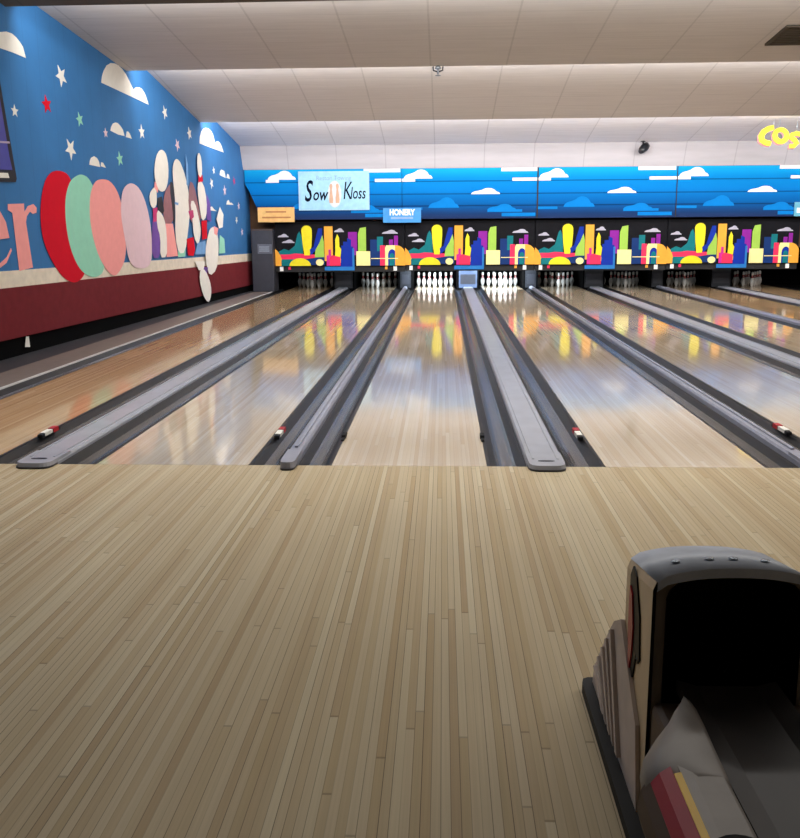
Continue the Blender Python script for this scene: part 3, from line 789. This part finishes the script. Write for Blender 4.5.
# pin figures: crop coordinates of the mural detail
def q(*pts): return [(140+x/4.93, 140+y/4.93) for x,y in pts]
def figure(label, parts, base=.0225):
    allp = [p for _,_,poly in parts for p in poly]
    c = on_wall(sum(p[0] for p in allp)/len(allp), max(p[1] for p in allp))
    root = empty('pin_figure', c, label, 'pin cut-out', 'painted bowling pin figures on the mural')
    for i,(nm,m,poly) in enumerate(parts):
        under(cutp(sm(poly,1) if len(poly) > 5 else poly, base, base+.002+.0006*i, m), nm, root)
figure('white pin figure with dark arm and pink legs, first of the cluster', [
 ('purple_leg', M_PURP, q((66,360),(84,355),(86,400),(102,480),(100,582),(60,582),(58,470))),
 ('scarf', M_MAG, q((64,338),(86,332),(86,400),(66,405))),
 ('mauve_body', M_MAUVE, q((120,260),(150,212),(158,230),(168,330),(162,415),(122,418),(114,350))),
 ('pink_legs', M_PINK, q((124,412),(162,412),(188,572),(132,577))),
 ('dark_arm', M_INK, q((88,285),(108,278),(120,350),(106,372),(88,345))),
 ('dark_hair', M_INK, q((148,205),(164,212),(174,300),(168,440),(160,330),(150,270))),
 ('white_leg', M_WHITE, q((84,340),(112,368),(128,420),(133,500),(133,577),(100,580),(102,480),(84,420))),
 ('hand', M_WHITE, q((65,236),(80,232),(84,290),(80,328),(64,338),(50,312),(47,268))),
 ('neck_band', M_PINK, q((74,205),(90,222),(88,260),(72,238))),
 ('head', M_WHITE, q((105,46),(120,55),(131,75),(141,130),(139,200),(127,248),(106,257),(86,238),(71,170),(77,100),(88,62)))])
figure('tall plain white pin figure in the middle of the cluster', [
 ('mint_base', M_MINT, q((188,478),(226,468),(224,574),(188,578))),
 ('body', M_WHITE, q((179,92),(190,98),(202,115),(226,185),(242,270),(248,350),(238,440),(224,555),(192,560),(174,480),(176,320),(164,200),(161,140),(168,105))),
 ('shadow_edge', M_SKYB, q((172,305),(190,310),(188,322),(172,316)))], .0315)
figure('narrow mauve and white pin figure with red shoe', [
 ('body', M_MAUVE, q((244,200),(266,218),(288,320),(304,400),(260,425),(238,330))),
 ('thin_arm', M_SKYB, q((226,70),(236,120),(240,230),(230,220))),
 ('white_front', M_WHITE, q((248,300),(270,300),(294,400),(302,450),(288,522),(266,480),(258,380))),
 ('heart', M_MAG, q((240,350),(262,345),(266,380),(250,395))),
 ('shoe', M_RED, q((231,488),(264,478),(272,540),(264,572),(238,568))),
 ('pale_base', M_SKYB, q((272,565),(284,508),(322,498),(332,562)))], .0355)
figure('tall thin white pin figure with red neck band and red foot', [
 ('purple_shadow', M_PURP, q((328,265),(346,310),(352,405),(330,392))),
 ('foot', M_RED, q((303,398),(330,395),(331,484),(308,492))),
 ('body', M_WHITE, q((288,200),(313,212),(330,300),(328,380),(306,402),(294,330),(284,250))),
 ('neck_band', M_RED, q((289,168),(308,172),(311,204),(288,208))),
 ('head', M_WHITE, q((290,56),(303,90),(307,165),(298,190),(286,165),(282,90)))], .040)
figure('rightmost white pin figure leaning over the cream stripe', [
 ('mint_base', M_MINT, q((394,468),(416,488),(420,557),(390,560))),
 ('body', M_WHITE, q((345,436),(366,426),(386,470),(388,560),(378,640),(345,672),(328,620),(322,550),(333,480))),
 ('neck_band', M_PINK, q((364,424),(386,436),(380,472),(366,462))),
 ('head', M_WHITE, q((394,330),(412,368),(408,430),(390,436),(378,390)))], .0445)
figure('small white pin figure hanging down over the maroon band', [
 ('purple_mark', M_PURP, q((312,625),(336,628),(330,660),(316,650))),
 ('shoulder', M_WHITE, q((272,598),(324,598),(312,642),(290,642))),
 ('body', M_WHITE, q((298,634),(322,640),(344,690),(353,740),(348,782),(336,804),(310,762),(294,690)))], .049)
# small white tag on the black base
p = on_wall(27,341,-.01)
mb = MB(); mb.prism([on_wall(u,v,.0) for u,v in ((26,336.5),(28,336.5),(29.3,347),(25,347))], WN*.012, M_WHITE)
tag(mb.build('wall_tag', org=p), 'small white tag hanging below the maroon band at left', 'tag')

# ------------------------------------------------------------------ ball return in the foreground
BX, XL_ = .935, .735
M_BRSIDE = plain('return_side_tan', (222,198,162), .45)
M_BRTRIM = plain('return_trim', (150,136,120), .4)
M_BRCHR = plain('return_crown', (226,234,248), .35)
M_BRSK = plain('return_skirt', (212,198,190), .55)
M_BRSK2 = plain('return_skirt_rib', (188,176,172), .55)
M_BRBLK = plain('return_black', (6,6,7), .5, spec=.2)
M_BRWHT = plain('return_white', (158,150,142), .45)
M_BRRED = plain('return_red', (170,24,34), .4)
M_BRYEL = plain('return_yellow', (240,190,20), .4)
M_BRDRED = plain('return_dark_red', (170,16,36), .35)
M_BRGRY = plain('return_grey', (72,68,66), .5)
M_BRBRN = plain('return_brown', (84,66,52), .6)
br = empty('ball_return', (BX,-3.6,0), 'dark-mouthed ball return with arched hood standing on the approach at lower right', 'ball return')
YR, YFt = -3.46, -3.77        # rear and front of the hood
HW = BX-XL_
def arch(hw, ztop, zsh, n=16):
    """outline (x,z) from left foot over the arch to the right foot"""
    pts = [(-hw,0)]
    pts += [(-hw, zsh-.03), (-hw+.008, zsh-.01)]
    for k in range(1,n):
        t = -1+2*k/n; pts.append((t*hw*.96, zsh+(ztop-zsh)*(1-abs(t)**2.4)))
    pts += [(hw-.008, zsh-.01), (hw, zsh-.03), (hw,0)]
    return [(BX+x, z) for x,z in pts]
OUT = arch(HW, .709, .681); INN = arch(HW-.035, .689, .659)
mb = MB(); n = len(OUT)
# shell: outer skin (sides + rear), leaving the front open
V = [(x,YFt,z) for x,z in OUT]+[(x,YR,z-.055*(z>.3)) for x,z in OUT]
mb.add(V, [(i,i+1,i+1+n,i+n) for i in range(n-1)], M_BRSIDE)
mb.add([(x,YR,z-.055*(z>.3)) for x,z in OUT], [list(range(n))], M_BRSIDE)
V = [(x,YFt,z) for x,z in INN]+[(x,YR-.03,z-.06*(z>.3)) for x,z in INN]
mb.add(V, [(i,i+1,i+1+n,i+n) for i in range(n-1)], M_BRBLK); mb.add(V[n:], [list(range(n))], M_BRBLK)
under(mb,'hood',br)
# crown trim over the arch
mb = MB()
up = [i for i in range(n) if OUT[i][1] > .66]
c0 = [OUT[i] for i in up]
P = [(x,YFt-.012,z+.004) for x,z in c0]; Q = [(x,YR,z-.05) for x,z in c0]; P2 = [(x,YFt-.012,z-.02) for x,z in c0]
m_ = len(P)
mb.add(P+Q, [(i,i+1,i+1+m_,i+m_) for i in range(m_-1)], M_BRCHR, True); mb.add(P+P2, [(i,i+1,i+1+m_,i+m_) for i in range(m_-1)], M_BRCHR)
mb.add(P2+[(x,YFt+.03,z-.02) for x,z in c0], [(i,i+1,i+1+m_,i+m_) for i in range(m_-1)], M_BRCHR)
cr_ = under(mb,'crown_trim',br)
for t in (-.62,-.2,.1,.5):
    mb = MB(); mb.lathe([(.012,0),(.011,.003),(.003,.004)], (BX+t*HW,YFt+.10,.709-.028*abs(t)**2.4-.012), M_STEEL, 12)
    mb.build('stud', cr_)
# mouth rim
mb = MB()
V = [(x,YFt,z) for x,z in OUT]+[(x,YFt+.008,z) for x,z in INN]
mb.add(V, [(i,i+1,i+1+n,i+n) for i in range(n-1)], M_BRTRIM)
under(mb,'mouth_rim',br)
mb = MB()
I2 = arch(HW-.008,.704,.676)
V = [(x,YFt-.004,z) for x,z in OUT]+[(x,YFt-.004,z) for x,z in I2]
mb.add(V, [(i,i+1,i+1+n,i+n) for i in range(n-1)], M_BRBLK); under(mb,'black_gasket',br)
# dark red maker's plate inside the mouth
mb = MB(); mb.box((BX+.0,YR-.035,.60),(BX+.13,YR-.031,.635), plain('return_plate',(90,14,20),.5)); under(mb,'red_plate',br)
mb = MB()
for s_ in (0,.03): mb.add([(BX+.07+s_,YR-.036,.30),(BX+.075+s_,YR-.036,.30),(BX+.09+s_,YR-.036,.335),(BX+.083+s_,YR-.036,.335)], [(0,1,2,3)], M_STEEL)
under(mb,'small_mark',br)
# lower front wall under the mouth
# side emblem: black backing with red lozenge
mb = MB(); xs = XL_-.001
def side(poly, x, d, mat):
    mb = MB(); mb.prism([(x,y,z) for y,z in poly], (-d,0,0), mat); return mb
under(side([(-3.53,.60),(-3.56,.635),(-3.60,.62),(-3.655,.53),(-3.675,.42),(-3.655,.40),(-3.635,.42),(-3.60,.335),(-3.57,.32),(-3.55,.36),(-3.535,.48)], XL_, .005, M_BRBLK),'emblem_backing',br)
under(side([(-3.545,.575),(-3.575,.56),(-3.60,.48),(-3.595,.41),(-3.575,.35),(-3.56,.36),(-3.545,.44),(-3.54,.52)], XL_-.005, .004, M_BRDRED),'side_emblem',br)
# flared ribbed skirt to the rear
mb = MB()
def slab(y0,z0,y1,x_out,mat,mb):
    """upright rib: rear edge leans"""
    pass
steps = [(-3.46,.40),(-3.36,.39),(-3.30,.335),(-3.24,.28),(-3.18,.22),(-3.12,.16),(-3.06,.10),(-3.04,.03)]
prof_ = [(-3.76,.004),(-3.70,.25)]+[(-3.46,.44)]+steps[1:]+[(-3.04,.004)]
hw = HW+.012
mb.prism([(BX-hw,y,z) for y,z in prof_], (.011,0,0), M_BRSK); mb.prism([(BX+hw-.011,y,z) for y,z in prof_], (.011,0,0), M_BRSK)
mb.prism([(BX-hw+.011,y,z) for y,z in [(-3.455,.004),(-3.455,.40)]+steps[1:]+[(-3.04,.004)]], (2*hw-.022,0,0), M_BRSK)
sk = under(mb,'rear_skirt',br)
for k,(y,z) in enumerate(steps[1:6]):
    mb = MB(); o0 = -.004
    mb.prism([(BX-hw,y-.012,z-.02),(BX-hw,y+.014,z-.035),(BX-hw,y-.15,.06),(BX-hw,y-.18,.06)], (-.012,0,0), M_BRSK2 if k%2 else M_BRSK)
    mb.build('rib', sk)
mb = MB(); pr_ = [(BX-hw-.035,-4.9),(BX-hw-.035,-3.05),(BX-hw-.028,-3.02),(BX-hw-.01,-3.01),(BX+hw+.02,-3.01),(BX+hw+.035,-3.05),(BX+hw+.035,-4.9)]
mb.prism([(x,y,.001) for x,y in pr_], (0,0,.035), M_BLACK); under(mb,'base_strip',br)
# body of the rack towards the camera
mb = MB(); mb.box((BX-hw+.02,-4.9,.036),(BX+hw-.02,-3.77,.36), M_BRBRN); bevel(under(mb,'rack_body',br),.02)
# tray with ball hole
mb = MB()
tx0, tx1 = .812, 1.058
mb.sweep_y([(tx0,.37),(tx0,.40),(tx0+.05,.385),(tx1-.05,.385),(tx1,.40),(tx1,.37)], [-5.0,-3.74], M_BRGRY); under(mb,'ball_tray',br)
# rail with white end cap and stripes
def rail(sgn):
    g = (lambda x: x) if sgn > 0 else (lambda x: 2*BX-x)
    def band(name, sec, y1, mat):
        mb = MB(); mb.sweep_y([(g(x),z) for x,z in sec], [-5.0, y1], mat); under(mb,name,br)
    band('rail_top', [(.80,.36),(.80,.418),(.79,.428),(.73,.43),(.708,.427),(.708,.36)], -4.14, M_BRWHT)
    band('yellow_stripe', [(.708,.36),(.708,.43),(.694,.426),(.694,.36)], -4.20, M_BRYEL)
    band('red_stripe', [(.694,.36),(.694,.424),(.672,.408),(.655,.385),(.655,.36)], -4.17, M_BRRED)
    band('rail_side', [(.694,.359),(.655,.359),(.655,.383),(.640,.355),(.634,.31),(.645,.27),(.694,.27)], -4.15, M_BRBRN)
    mb = MB(); secs = []
    for y, xo, dz in ((-4.235,.70,-.006),(-4.20,.675,-.003),(-4.16,.645,.0),(-4.10,.648,.004),(-4.03,.69,.012),(-3.96,.735,.014),(-3.90,.775,.006)):
        w_ = .803-xo
        secs.append([(g(.803),y,.30),(g(.803),y,.422+dz),(g(.79),y,.432+dz),(g(.803-w_*.55),y,.434+dz),(g(.803-w_*.75),y,.418+dz),(g(xo+.006),y,.39+dz),(g(xo),y,.355),(g(xo+.01),y,.30)])
    m7 = 8; V = [p for s_ in secs for p in s_]; F = []
    for a in range(len(secs)-1):
        for i in range(m7): F.append((a*m7+i,a*m7+(i+1)%m7,(a+1)*m7+(i+1)%m7,(a+1)*m7+i))
    mb.add(V, F, M_BRWHT, True); mb.add(secs[0], [list(range(m7))], M_BRWHT); mb.add(secs[-1], [list(range(m7))], M_BRWHT)
    under(mb,'rail_end_cap',br)
rail(1); rail(-1)
mb = MB(); mb.lathe([(.055,0),(.055,.004),(.03,.003)], (.755,-4.46,.4305), M_BRBLK, 20); under(mb,'finger_hole',br)

# ------------------------------------------------------------------ lights
def area(name, loc, rot, sx, sy, power, col=(1,.97,.93)):
    l = bpy.data.lights.new(name, 'AREA'); l.shape = 'RECTANGLE'; l.size = sx; l.size_y = sy; l.energy = power; l.color = col
    o = bpy.data.objects.new(name, l); COL.objects.link(o); o.location = loc; o.rotation_euler = rot; return o
# lamp troughs hidden behind each ceiling lip, facing the pins
cxm = (XR-5)/2
for y, z, p, a in ((1.62,4.66,300,60),(6.02,4.32,290,70),(10.1,4.28,300,82),(14.4,3.95,290,84)):
    area('lamp_trough', (cxm,y,z), (math.radians(a),0,0), XR+4.4, .16, p, (1,.98,.97))
# tubes in the last two troughs that wash the panels beyond
area('lamp_trough', (cxm,10.15,4.24), (math.radians(118),0,0), XR+4.4, .08, 120, (1,.98,.98))
area('lamp_trough', (cxm,14.45,3.86), (math.radians(120),0,0), XR+4.4, .08, 180, (1,.98,1))
# a row of lamps over the foul line, two fixtures over the lanes and a dim unseen fill light
area('foul_line_lamp', (cxm,.25,4.53), (math.radians(17),0,0), XR+4.4, .3, 440, (1,.97,.93))
area('lane_fixture', (-3.3,4.2,4.38), (0,0,0), 1.1, .3, 14, (1,.98,.97))
area('lane_fixture', (1.0,4.2,4.38), (0,0,0), 1.1, .3, 14, (1,.98,.97))
area('approach_fill', (-1,-6.5,4.7), (0,0,0), 6, .5, 5, (1,.95,.88))  # fill added to lift the ball return side
# pin deck lamps, two of them bright
for i, x in enumerate(LANE_X):
    b = {2:75, 3:75}.get(i, .6)
    area('pin_deck_lamp', (x,18.9,.62), (math.radians(55),0,0), .9, .06, b, (.78,.9,1))
w = bpy.data.worlds.new('world'); SC.world = w; w.use_nodes = True
w.node_tree.nodes['Background'].inputs[0].default_value = (.5,.55,.6,1); w.node_tree.nodes['Background'].inputs[1].default_value = .06

# ------------------------------------------------------------------ camera
cd = bpy.data.cameras.new('camera'); cam = bpy.data.objects.new('camera', cd); COL.objects.link(cam)
cam.matrix_world = Matrix(((CR.x,CU.x,-CF.x,CAM.x),(CR.y,CU.y,-CF.y,CAM.y),(CR.z,CU.z,-CF.z,CAM.z),(0,0,0,1)))
cd.sensor_fit = 'HORIZONTAL'; cd.sensor_width = 36; cd.lens = FOC/800*36; cd.clip_end = 200
SC.camera = cam
SC.view_settings.view_transform = 'Standard'; SC.view_settings.look = 'None'; SC.view_settings.exposure = .1
